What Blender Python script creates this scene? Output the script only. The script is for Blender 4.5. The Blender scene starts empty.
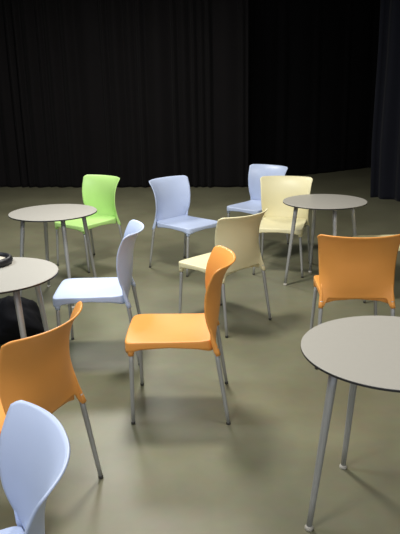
import bpy, bmesh, math, random
from mathutils import Vector, Matrix, noise
random.seed(4)
SC = bpy.context.scene
COL = SC.collection
R = math.radians

# ------------------------------------------------------------------ camera
cam = bpy.data.cameras.new('camera'); cam_o = bpy.data.objects.new('camera', cam); COL.objects.link(cam_o)
cam.sensor_fit = 'VERTICAL'; cam.sensor_height = 24.0; cam.lens = 24.0 * 639.7 / 534.0
cam.clip_start = 0.05; cam.clip_end = 100
cam_o.matrix_world = Matrix.Translation((0, 0, 1.696)) @ Matrix.Rotation(R(90 - 16.0), 4, 'X') @ Matrix.Rotation(R(-1.128), 4, 'Z')
cam.dof.use_dof = False
SC.camera = cam_o

# ------------------------------------------------------------------ world + lamps + added fill
w = bpy.data.worlds.new('world'); SC.world = w; w.use_nodes = True
bg = w.node_tree.nodes['Background']; bg.inputs[0].default_value = (0.78, 0.82, 0.90, 1); bg.inputs[1].default_value = 0.75

def area(name, loc, target, size, power, col):
    l = bpy.data.lights.new(name, 'AREA'); l.shape = 'DISK'; l.size = size; l.energy = power; l.color = col
    o = bpy.data.objects.new(name, l); COL.objects.link(o); o.location = loc
    o.rotation_euler = (Vector(target) - Vector(loc)).to_track_quat('-Z', 'Y').to_euler()
    return o
WARM = (1.0, 0.97, 0.90); COOL = (0.80, 0.90, 1.0)
area('overhead_light', (-0.35, 4.3, 3.1), (-0.35, 4.1, 0), 0.5, 60, WARM)
area('overhead_light', (-1.0, 0.9, 3.2), (-0.8, 1.3, 0), 0.7, 30, WARM)
area('overhead_light', (-1.2, 7.8, 3.4), (-1.2, 7.8, 0), 1.0, 75, WARM)
area('overhead_light', (-2.6, 3.2, 3.4), (-1.5, 3.4, 0), 1.2, 48, COOL)  # wide soft fill added overhead, no fixture seen here
area('overhead_light', (1.2, 2.2, 3.6), (1.0, 2.3, 0), 1.2, 28, WARM)  # another added soft fill, not a visible fixture
SC.view_settings.view_transform = 'Standard'; SC.view_settings.look = 'None'
SC.view_settings.gamma = 1.0; SC.view_settings.use_curve_mapping = False
SC.view_settings.exposure = 0.36

# ------------------------------------------------------------------ materials
def lin(c):
    return tuple(((v / 255) / 12.92 if v / 255 <= 0.04045 else ((v / 255 + 0.055) / 1.055) ** 2.4) for v in c) + (1,)

def mat(name, rgb, rough=0.5, metal=0.0, spec=0.5, sss=0.0, var=0.0, vscale=8.0, bump=0.0, bscale=300.0, sheen=0.0):
    m = bpy.data.materials.new(name); m.use_nodes = True
    nt = m.node_tree; b = nt.nodes['Principled BSDF']
    b.inputs['Base Color'].default_value = lin(rgb); b.inputs['Roughness'].default_value = rough
    b.inputs['Metallic'].default_value = metal; b.inputs['Specular IOR Level'].default_value = spec
    if sheen: b.inputs['Sheen Weight'].default_value = sheen
    if sss:
        b.inputs['Subsurface Weight'].default_value = sss; b.inputs['Subsurface Radius'].default_value = (0.01, 0.01, 0.01)
        b.inputs['Subsurface Scale'].default_value = 0.5
    tc = nt.nodes.new('ShaderNodeTexCoord')
    if var:
        n = nt.nodes.new('ShaderNodeTexNoise'); n.inputs['Scale'].default_value = vscale; n.inputs['Detail'].default_value = 4
        nt.links.new(tc.outputs['Object'], n.inputs['Vector'])
        mx = nt.nodes.new('ShaderNodeMix'); mx.data_type = 'RGBA'
        c = lin(rgb)
        mx.inputs[6].default_value = tuple(v * (1 - var) for v in c[:3]) + (1,)
        mx.inputs[7].default_value = tuple(min(1, v * (1 + var)) for v in c[:3]) + (1,)
        nt.links.new(n.outputs['Fac'], mx.inputs[0]); nt.links.new(mx.outputs[2], b.inputs['Base Color'])
    if bump:
        n2 = nt.nodes.new('ShaderNodeTexNoise'); n2.inputs['Scale'].default_value = bscale; n2.inputs['Detail'].default_value = 3
        nt.links.new(tc.outputs['Object'], n2.inputs['Vector'])
        bp = nt.nodes.new('ShaderNodeBump'); bp.inputs['Strength'].default_value = bump; bp.inputs['Distance'].default_value = 0.002
        nt.links.new(n2.outputs['Fac'], bp.inputs['Height']); nt.links.new(bp.outputs['Normal'], b.inputs['Normal'])
    return m

ORANGE = mat('orange_plastic', (241, 164, 80), 0.42, sss=0.08, var=0.03, bump=0.05)
BLUE = mat('light_blue_plastic', (194, 207, 236), 0.42, sss=0.08, var=0.02, bump=0.05)
CREAM = mat('cream_plastic', (238, 229, 186), 0.42, sss=0.08, var=0.03, bump=0.05)
GREEN = mat('lime_plastic', (196, 240, 144), 0.42, sss=0.08, var=0.03, bump=0.05)
ALU = mat('aluminium_paint', (172, 172, 170), 0.42, metal=0.35, var=0.04)
FOOTM = mat('dark_foot_plastic', (72, 70, 66), 0.5)
FOOTL = mat('pale_foot_plastic', (185, 180, 168), 0.5)
LAM = mat('grey_laminate', (176, 172, 163), 0.40, var=0.03, vscale=40, bump=0.05, bscale=600)
EDGE = mat('dark_laminate_edge', (34, 33, 36), 0.45)
BLACKBAG = mat('black_bag_fabric', (9, 9, 14), 0.85, spec=0.2, bump=0.6, bscale=180)
BLACKGLOSS = mat('black_gloss_plastic', (14, 14, 20), 0.5)
PALE = mat('pale_inner_surface', (205, 196, 180), 0.6)

# floor: worn poured resin, mottled
m = bpy.data.materials.new('floor_resin'); m.use_nodes = True; nt = m.node_tree; b = nt.nodes['Principled BSDF']
tc = nt.nodes.new('ShaderNodeTexCoord')
n1 = nt.nodes.new('ShaderNodeTexNoise'); n1.inputs['Scale'].default_value = 0.9; n1.inputs['Detail'].default_value = 6; n1.inputs['Roughness'].default_value = 0.6
n2 = nt.nodes.new('ShaderNodeTexNoise'); n2.inputs['Scale'].default_value = 14; n2.inputs['Detail'].default_value = 5
nt.links.new(tc.outputs['Object'], n1.inputs['Vector']); nt.links.new(tc.outputs['Object'], n2.inputs['Vector'])
cr = nt.nodes.new('ShaderNodeValToRGB'); cr.color_ramp.elements[0].position = 0.32; cr.color_ramp.elements[1].position = 0.70
cr.color_ramp.elements[0].color = lin((117, 115, 93)); cr.color_ramp.elements[1].color = lin((136, 134, 109))
nt.links.new(n1.outputs['Fac'], cr.inputs[0])
mx = nt.nodes.new('ShaderNodeMix'); mx.data_type = 'RGBA'; mx.blend_type = 'OVERLAY'; mx.inputs[0].default_value = 0.10
nt.links.new(cr.outputs[0], mx.inputs[6]); nt.links.new(n2.outputs['Color'], mx.inputs[7])
nt.links.new(mx.outputs[2], b.inputs['Base Color'])
rr = nt.nodes.new('ShaderNodeMapRange'); rr.inputs['To Min'].default_value = 0.30; rr.inputs['To Max'].default_value = 0.46
nt.links.new(n1.outputs['Fac'], rr.inputs['Value']); nt.links.new(rr.outputs[0], b.inputs['Roughness'])
b.inputs['Specular IOR Level'].default_value = 0.45
bp = nt.nodes.new('ShaderNodeBump'); bp.inputs['Strength'].default_value = 0.08; bp.inputs['Distance'].default_value = 0.004
nt.links.new(n2.outputs['Fac'], bp.inputs['Height']); nt.links.new(bp.outputs[0], b.inputs['Normal'])
FLOOR = m
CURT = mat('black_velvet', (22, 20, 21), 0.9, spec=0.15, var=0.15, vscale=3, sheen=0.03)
CURT_SHADED = mat('black_velvet_shaded', (17, 16, 17), 0.92, spec=0.12, var=0.15, vscale=3, sheen=0.02)  # same black cloth, base colour darkened for the recess shade
CURTB = mat('blue_black_velvet', (27, 28, 36), 0.9, spec=0.15, var=0.15, vscale=3, sheen=0.05)
CEIL = mat('black_ceiling_paint', (22, 22, 22), 0.9)

# ------------------------------------------------------------------ helpers
def link(name, bm, material, parent=None, smooth=True):
    me = bpy.data.meshes.new(name)
    bmesh.ops.recalc_face_normals(bm, faces=bm.faces)
    bm.to_mesh(me); bm.free()
    if smooth:
        for p in me.polygons: p.use_smooth = True
    me.materials.append(material)
    o = bpy.data.objects.new(name, me); COL.objects.link(o)
    if parent: o.parent = parent
    return o

def empty(name, loc, yaw=0):
    o = bpy.data.objects.new(name, None); COL.objects.link(o); o.location = loc; o.rotation_euler = (0, 0, yaw)
    o.empty_display_size = 0.1
    return o

def tag(o, label, cat, group=None):
    o['label'] = label; o['category'] = cat
    if group: o['group'] = group
    return o

def tube(bm, pts, rads, n=16, cap=True):
    rings = []
    for i, p in enumerate(pts):
        p = Vector(p)
        a = Vector(pts[max(0, i - 1)]); c = Vector(pts[min(len(pts) - 1, i + 1)])
        q = (c - a).normalized().to_track_quat('Z', 'Y')
        rings.append([bm.verts.new(p + q @ Vector((rads[i] * math.cos(2 * math.pi * k / n), rads[i] * math.sin(2 * math.pi * k / n), 0))) for k in range(n)])
    for a, c in zip(rings, rings[1:]):
        for k in range(n): bm.faces.new((a[k], a[(k + 1) % n], c[(k + 1) % n], c[k]))
    if cap: bm.faces.new(rings[0][::-1]); bm.faces.new(rings[-1])

def lathe(bm, prof, n=64):
    rings = []
    for r, z in prof:
        if r < 1e-6: rings.append([bm.verts.new((0, 0, z))])
        else: rings.append([bm.verts.new((r * math.cos(2 * math.pi * k / n), r * math.sin(2 * math.pi * k / n), z)) for k in range(n)])
    for a, c in zip(rings, rings[1:]):
        for k in range(n):
            k2 = (k + 1) % n
            if len(a) == 1 and len(c) == 1: continue
            if len(a) == 1: bm.faces.new((a[0], c[k], c[k2]))
            elif len(c) == 1: bm.faces.new((a[k], a[k2], c[0]))
            else: bm.faces.new((a[k], a[k2], c[k2], c[k]))

def lerp_tab(tab, t):
    # smooth (Catmull-Rom) interpolation of (t, value) table
    if t <= tab[0][0]: return tab[0][1]
    if t >= tab[-1][0]: return tab[-1][1]
    for i in range(len(tab) - 1):
        if tab[i][0] <= t <= tab[i + 1][0]:
            (t1, v1), (t2, v2) = tab[i], tab[i + 1]
            m1 = ((v2 - tab[i - 1][1]) / (t2 - tab[i - 1][0])) if i > 0 else (v2 - v1) / (t2 - t1)
            m2 = ((tab[i + 2][1] - v1) / (tab[i + 2][0] - t1)) if i + 2 < len(tab) else (v2 - v1) / (t2 - t1)
            h = t2 - t1; s = (t - t1) / h
            return (2*s**3-3*s**2+1)*v1 + (s**3-2*s**2+s)*h*m1 + (-2*s**3+3*s**2)*v2 + (s**3-s**2)*h*m2

# ------------------------------------------------------------------ setting
bm = bmesh.new()
vs = [bm.verts.new(p) for p in ((-7, -2.5, 0), (7, -2.5, 0), (7, 15, 0), (-7, 15, 0), (-7, -2.5, -0.1), (7, -2.5, -0.1), (7, 15, -0.1), (-7, 15, -0.1))]
for f in ((0,1,2,3), (7,6,5,4), (0,4,5,1), (1,5,6,2), (2,6,7,3), (3,7,4,0)): bm.faces.new([vs[i] for i in f])
floor = link('floor', bm, FLOOR, smooth=False); floor['kind'] = 'structure'
bm = bmesh.new()
vs = [bm.verts.new((x, y, z)) for z in (4.6, 4.7) for x, y in ((-7, -2.5), (7, -2.5), (7, 15), (-7, 15))]
for f in ((0,1,2,3), (7,6,5,4), (0,4,5,1), (1,5,6,2), (2,6,7,3), (3,7,4,0)): bm.faces.new([vs[i] for i in f])
ceil = link('ceiling', bm, CEIL, smooth=False); ceil['kind'] = 'structure'

for wname, x0, y0, x1, y1 in (('wall_back', -7, 15, 7, 15.1), ('light_block_wall_left', -7.1, -2.5, -7, 15), ('light_block_wall_right', 7, -2.5, 7.1, 15)):  # side walls are unseen, added dark to block light from the sides
    bm = bmesh.new()
    vs = [bm.verts.new((x, y, z)) for z in (0, 4.6) for x, y in ((x0, y0), (x1, y0), (x1, y1), (x0, y1))]
    for f in ((0,1,2,3), (7,6,5,4), (0,4,5,1), (1,5,6,2), (2,6,7,3), (3,7,4,0)): bm.faces.new([vs[i] for i in f])
    wall = link(wname, bm, CEIL, smooth=False); wall['kind'] = 'structure'

def curtain(name, p0, p1, pitch, amp, material, seed, top=4.5, gather=()):
    """pleated cloth hung from p0 to p1 (plan points); folds vary in width and depth down the drop"""
    rnd = random.Random(seed)
    p0 = Vector(p0); p1 = Vector(p1); L = (p1 - p0).length; d = (p1 - p0) / L; nrm = Vector((d.y, -d.x))
    # pleat boundaries
    cuts = [0.0]
    while cuts[-1] < L: cuts.append(cuts[-1] + pitch * rnd.choice((0.55, 0.7, 0.9, 1.2, 1.9)))
    amps = [amp * rnd.uniform(0.5, 1.3) for _ in cuts]
    nu = int(L / 0.02); zs = [0.001, 0.05, 0.3, 0.8, 1.4, 2.1, 2.9, 3.7, top]
    bm = bmesh.new(); rows = []
    for z in zs:
        row = []
        k = 0
        for i in range(nu + 1):
            s = L * i / nu
            while k + 1 < len(cuts) - 1 and cuts[k + 1] < s: k += 1
            t = (s - cuts[k]) / (cuts[k + 1] - cuts[k])
            f = 0.5 - 0.5 * math.cos(2 * math.pi * t)
            off = amps[k] * (f ** 0.8) * (0.8 + 0.2 * z / top)
            off += 0.03 * noise.noise(Vector((s * 1.3, z * 0.5, seed))) + 0.012 * noise.noise(Vector((s * 6, z * 0.9, seed + 9)))
            sw = 0.02 * noise.noise(Vector((s * 0.8, z * 0.6, seed + 3)))
            q = p0 + d * (s + sw) + nrm * off
            row.append(bm.verts.new((q.x, q.y, z)))
        rows.append(row)
    for a, c in zip(rows, rows[1:]):
        for i in range(nu): bm.faces.new((a[i], a[i + 1], c[i + 1], c[i]))
    o = link(name, bm, material)
    so = o.modifiers.new('thickness', 'SOLIDIFY'); so.thickness = 0.006; so.offset = 0
    return o
c = curtain('stage_curtain', (-5.2, 11.55), (0.84, 10.78), 0.22, 0.11, CURT, 1)
tag(c, 'wide black pleated curtain closing the back left of the hall', 'curtain', 'black stage curtains')
c = curtain('stage_curtain', (0.35, 11.0), (6.2, 14.7), 0.30, 0.05, CURT_SHADED, 2)
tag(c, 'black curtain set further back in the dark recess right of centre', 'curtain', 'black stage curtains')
c = curtain('stage_curtain', (2.63, 9.62), (4.6, 7.3), 0.15, 0.14, CURTB, 3)
tag(c, 'nearer blue-black curtain hanging at the right edge of the picture', 'curtain', 'black stage curtains')

# ------------------------------------------------------------------ chair
# plan outline of the seat: rounded rectangle, x forward
SX, SR, SW, SZ = 0.240, -0.215, 0.216, 0.451
def seat_outline(th):
    c, s = math.cos(th), math.sin(th)
    e = 0.17
    ux = math.copysign(abs(c) ** e, c); uy = math.copysign(abs(s) ** e, s)
    k = 1.0
    x = (SX + SR) / 2 + (SX - SR) / 2 * ux
    y = SW * uy * (1 - 0.045 * (1 - ux) / 2)
    x += 0.006 * (1 - uy * uy) * max(0, ux)             # gently bowed front
    return x, y, ux, uy

def seat_mesh():
    bm = bmesh.new(); N = 96; rings = []
    cx, cy = (SX + SR) / 2, 0
    def dish(x, y):
        t = (x - SR) / (SX - SR)
        z = SZ - 0.014 * math.sin(math.pi * min(1, max(0, t))) ** 1.0 * (1 - (y / SW) ** 2)
        z -= 0.005 * max(0, (t - 0.75) / 0.25) ** 2      # waterfall front
        z += 0.010 * max(0, (0.25 - t) / 0.25) ** 2
        return z
    levels = [(r, 0, 0) for r in (0.12, 0.3, 0.5, 0.68, 0.82, 0.91, 0.96)]
    for r, _, _ in levels:
        ring = []
        for k in range(N):
            x, y, ux, uy = seat_outline(2 * math.pi * k / N)
            X, Y = cx + (x - cx) * r, y * r
            ring.append(bm.verts.new((X, Y, dish(X, Y))))
        rings.append(ring)
    for r, dz, wt in ((0.985, 0.0008, 0), (0.994, 0.0030, 0), (0.999, 0.0075, 0), (1.0, 0.014, 0.15), (1.0, 0.021, 0.6), (0.999, 0.024, 1.0)):
        ring = []
        for k in range(N):
            x, y, ux, uy = seat_outline(2 * math.pi * k / N)
            X, Y = cx + (x - cx) * r, y * r
            corner = (abs(ux) * abs(uy)) ** 3
            z = dish(X, Y) - dz - wt * (0.007 + (0.034 if ux > 0 else 0.042) * corner)
            ring.append(bm.verts.new((X, Y, z)))
        rings.append(ring)
    cv = bm.verts.new((cx, 0, dish(cx, 0)))
    for k in range(N): bm.faces.new((cv, rings[0][k], rings[0][(k + 1) % N]))
    for a, c in zip(rings, rings[1:]):
        for k in range(N): bm.faces.new((a[k], c[k], c[(k + 1) % N], a[(k + 1) % N]))
    # give the shell its wall thickness
    for v in bm.verts: v.normal_update()
    bmesh.ops.recalc_face_normals(bm, faces=bm.faces)
    geom = bmesh.ops.solidify(bm, geom=list(bm.faces), thickness=0.006)
    # sockets of the two front legs
    for s in (-1, 1):
        tube(bm, [(0.2105, s * 0.195, 0.374), (0.2095, s * 0.194, 0.392), (0.205, s * 0.186, 0.424)], [0.0155, 0.0180, 0.0200], 16)
    return bm

# backrest: side edge and centre line profiles, x as a function of z
X_C = [(0.40, -0.212), (0.46, -0.222), (0.52, -0.234), (0.60, -0.243), (0.68, -0.250), (0.74, -0.264), (0.79, -0.286), (0.82, -0.308), (0.838, -0.328)]
X_S = [(0.34, -0.240), (0.42, -0.222), (0.48, -0.200), (0.54, -0.180), (0.60, -0.169), (0.68, -0.170), (0.74, -0.182), (0.79, -0.202), (0.82, -0.218), (0.838, -0.232)]
Y_W = [(0.34, 0.217), (0.42, 0.214), (0.50, 0.218), (0.60, 0.222), (0.70, 0.228), (0.78, 0.236), (0.838, 0.248)]
def back_mesh():
    bm = bmesh.new(); NU, NV = 48, 40; g = []
    for j in range(NV + 1):
        v = j / NV; row = []
        for i in range(NU + 1):
            u = -1 + 2 * i / NU; au = abs(u)
            tongue = min(1.0, max(0, (au - 0.80) / 0.14)); tongue = tongue * tongue * (3 - 2 * tongue)
            zb = 0.434 - 0.052 * tongue
            zt = 0.838 + 0.002 * au - 0.016 * max(0, (au - 0.90) / 0.10) ** 2
            z = zb + (zt - zb) * v
            xs, xc = lerp_tab(X_S, z), lerp_tab(X_C, z)
            x = xs + (xc - xs) * (1 - au ** 2.3)
            y = lerp_tab(Y_W, z) * u
            row.append(bm.verts.new((x, y, z)))
        g.append(row)
    for j in range(NV):
        for i in range(NU): bm.faces.new((g[j][i], g[j][i + 1], g[j + 1][i + 1], g[j + 1][i]))
    bmesh.ops.recalc_face_normals(bm, faces=bm.faces)
    bmesh.ops.solidify(bm, geom=list(bm.faces), thickness=0.007)
    for s in (-1, 1):     # rear leg sockets growing out of the side edges
        tube(bm, [(-0.234, s * 0.216, 0.378), (-0.226, s * 0.2125, 0.40), (-0.207, s * 0.209, 0.46), (-0.200, s * 0.211, 0.50), (-0.196, s * 0.212, 0.52)],
             [0.0140, 0.0150, 0.0120, 0.006, 0.002], 16)
    return bm

def leg_mesh(foot, top, r0, r1, bulge=0.0):
    bm = bmesh.new(); f = Vector(foot); t = Vector(top); P = []; Q = []
    for i in range(7):
        s = i / 6; P.append(f.lerp(t, s)); Q.append(r0 + (r1 - r0) * s)
    tube(bm, P, Q, 16); return bm

def make_chair(material):
    root = empty('cafe_chair', (0, 0, 0))
    sm, bk = seat_mesh(), back_mesh()
    o = link('seat', sm, material, root); link('backrest', bk, material, root)
    for s in (-1, 1):
        for foot, top in (((0.212, s * 0.222, 0.008), (0.2085, s * 0.192, 0.405)), ((-0.283, s * 0.234, 0.008), (-0.222, s * 0.211, 0.42))):
            lg = link('leg', leg_mesh(foot, top, 0.0095, 0.0130), ALU, root)
            d = (Vector(top) - Vector(foot)).normalized()
            b2 = bmesh.new(); F = Vector(foot)
            tube(b2, [F - Vector((0, 0, 0.008)), F - Vector((0, 0, 0.004)), F + d * 0.006, F + d * 0.008], [0.0090, 0.0112, 0.0108, 0.0098], 16)
            link('foot_cap', b2, FOOTM, lg)
    return root

def copy_tree(o, parent=None):
    c = o.copy(); COL.objects.link(c)
    if parent: c.parent = parent
    for ch in [x for x in ALL if x.parent == o]: copy_tree(ch, c)
    return c

chairs = [
 (ORANGE, -0.146, 3.194, 178.7, 'orange plastic chair seen side-on in the middle, seat to the left, nothing on it'),
 (CREAM, 0.148, 4.493, 134.0, 'cream chair seen from behind, directly behind the centre orange chair'),
 (BLUE, -0.678, 3.928, 181.4, 'light blue chair seen side-on left of the centre orange chair'),
 (BLUE, -0.116, 5.903, -44.3, 'light blue chair with seat turned right, standing alone in the back middle'),
 (GREEN, -1.090, 6.089, -127.9, 'lime green plastic chair behind the back left round table'),
 (BLUE, 0.598, 6.687, -132.2, 'light blue chair partly hidden behind the cream chair by the curtain'),
 (CREAM, 0.762, 5.763, -105.8, 'cream chair facing the camera beside the back right round table'),
 (ORANGE, -0.814, 2.395, 157.8, 'orange chair seen from behind at the left edge, near the front'),
 (ORANGE, 0.955, 3.862, 86.0, 'orange chair seen squarely from behind at the right edge'),
 (BLUE, -0.660, 1.345, -157.5, 'nearest light blue chair, cut off by the bottom left corner'),
 (CREAM, 1.51, 5.01, 180.0, 'cream chair barely showing at the right edge past the orange backrest'),
]
protos = {}
for material, x, y, a, lab in chairs:
    if material.name not in protos:
        r = make_chair(material); protos[material.name] = r
    else:
        ALL = list(COL.objects); r = copy_tree(protos[material.name])
    r.location = (x, y, 0); r.rotation_euler = (0, 0, R(a))
    tag(r, lab, 'chair', 'plastic cafe chairs with metal legs')

# ------------------------------------------------------------------ tables
TZ = 0.725
def make_table():
    root = empty('round_table', (0, 0, 0)); Rr = 0.349
    bm = bmesh.new(); lathe(bm, [(0, TZ - 0.0025), (Rr - 0.0035, TZ - 0.0025), (Rr - 0.0035, TZ), (0, TZ)][::-1] if False else [(0, TZ), (0.2, TZ), (Rr - 0.002, TZ), (Rr, TZ - 0.0015), (Rr, TZ - 0.003), (0, TZ - 0.003)], 96)
    top = link('tabletop', bm, LAM, root, smooth=False)
    bm = bmesh.new(); lathe(bm, [(0, TZ - 0.003), (Rr, TZ - 0.003), (Rr + 0.0008, TZ - 0.0045), (Rr + 0.0008, TZ - 0.010), (Rr - 0.002, TZ - 0.0125), (0, TZ - 0.0125)], 96)
    e = link('edge', bm, EDGE, top, smooth=False); e['label'] = 'thin dark edge band'
    for k in range(4):
        a = math.pi / 2 * k; c, s = math.cos(a), math.sin(a)
        f = (0.331 * c, 0.331 * s, 0.014); t = (0.245 * c, 0.245 * s, TZ - 0.018)
        bm = bmesh.new(); F, T = Vector(f), Vector(t)
        tube(bm, [F.lerp(T, i / 6) for i in range(7)], [0.0115 + 0.0065 * i / 6 for i in range(7)], 20)
        lg = link('leg', bm, ALU, root)
        bm = bmesh.new(); tube(bm, [F + Vector((0, 0, -0.014)), F + Vector((0, 0, -0.010)), F + Vector((0, 0, -0.002)), F + Vector((0, 0, 0.004))], [0.0155, 0.0175, 0.0165, 0.012], 20)
        link('foot', bm, FOOTL, lg)
        bm = bmesh.new(); tube(bm, [(t[0], t[1], TZ - 0.034), (t[0], t[1], TZ - 0.020), (t[0], t[1], TZ - 0.0125)], [0.020, 0.027, 0.036], 20)
        link('bracket', bm, ALU, lg)
    return root
tables = [
 (-1.175, 5.089, 28.8, 'round grey table at the back left, in front of the lime green chair'),
 (1.063, 5.336, 8.2, 'round grey table at the back right, behind the orange backrest'),
 (-1.125, 3.331, 43.8, 'round pale table cut off by the left edge, with a black ring-shaped dish on it'),
 (0.727, 2.230, 16.3, 'nearest round grey table at the lower right, bare top'),
]
tp = None
for x, y, a, lab in tables:
    if tp is None: r = tp = make_table()
    else: ALL = list(COL.objects); r = copy_tree(tp)
    r.location = (x, y, 0); r.rotation_euler = (0, 0, R(a))
    tag(r, lab, 'table', 'round bistro tables with four splayed legs')

# ------------------------------------------------------------------ dish on the left table
root = empty('ring_dish', (-1.195, 3.53, TZ + 0.0005))
bm = bmesh.new()
prof = []
for k in range(17):
    a = 2 * math.pi * k / 16
    prof.append((0.104 + 0.019 * math.cos(a), 0.022 + 0.0215 * math.sin(a)))
lathe(bm, prof, 56)
bmesh.ops.remove_doubles(bm, verts=bm.verts, dist=1e-5)
link('rim', bm, BLACKGLOSS, root)
bm = bmesh.new(); lathe(bm, [(0, 0.004), (0.088, 0.004), (0.090, 0.020), (0.086, 0.024), (0, 0.024)], 48)
q = link('dish_centre', bm, PALE, root); q['label'] = 'pale flat centre'
tag(root, 'black ring-shaped dish with a pale centre lying on the left table', 'dish')

# ------------------------------------------------------------------ bag under the left table
root = empty('black_bag', (-1.285, 4.14, 0)); root.rotation_euler = (0, 0, R(12))
bm = bmesh.new(); NT, NP = 56, 28; rings = []
for j in range(NP + 1):
    ph = math.pi * j / NP; ring = []
    for k in range(NT):
        th = 2 * math.pi * k / NT
        e = 0.95
        sx = math.copysign(abs(math.sin(ph)) ** e, 1) * math.cos(th); sy = abs(math.sin(ph)) ** e * math.sin(th); cz = math.cos(ph)
        p = Vector((0.215 * sx, 0.18 * sy, 0.162 + 0.162 * math.copysign(abs(cz) ** 0.85, cz)))
        nn = noise.noise(p * 7) * 0.040 + noise.noise(p * 20) * 0.022 + noise.noise(p * 50) * 0.008
        p += Vector((sx, sy, cz)) * nn
        if p.z > 0.15: p.z -= 0.13 * (abs(p.x) / 0.215) ** 2
        p.z = max(0.001, p.z)
        ring.append(bm.verts.new(p))
    rings.append(ring)
for a, c in zip(rings, rings[1:]):
    for k in range(NT): bm.faces.new((a[k], a[(k + 1) % NT], c[(k + 1) % NT], c[k]))
bmesh.ops.remove_doubles(bm, verts=bm.verts, dist=1e-5)
link('bag_body', bm, BLACKBAG, root)
bm = bmesh.new(); P = []
for k in range(13):
    a = math.pi * k / 12
    P.append((0.09 * math.cos(a) - 0.09, -0.02 + 0.02 * math.sin(a), 0.262 + 0.045 * math.sin(a)))
tube(bm, P, [0.010] * 13, 10)
link('carry_handle', bm, BLACKBAG, root)
tag(root, 'soft black bag slumped on the floor under the left table', 'bag')
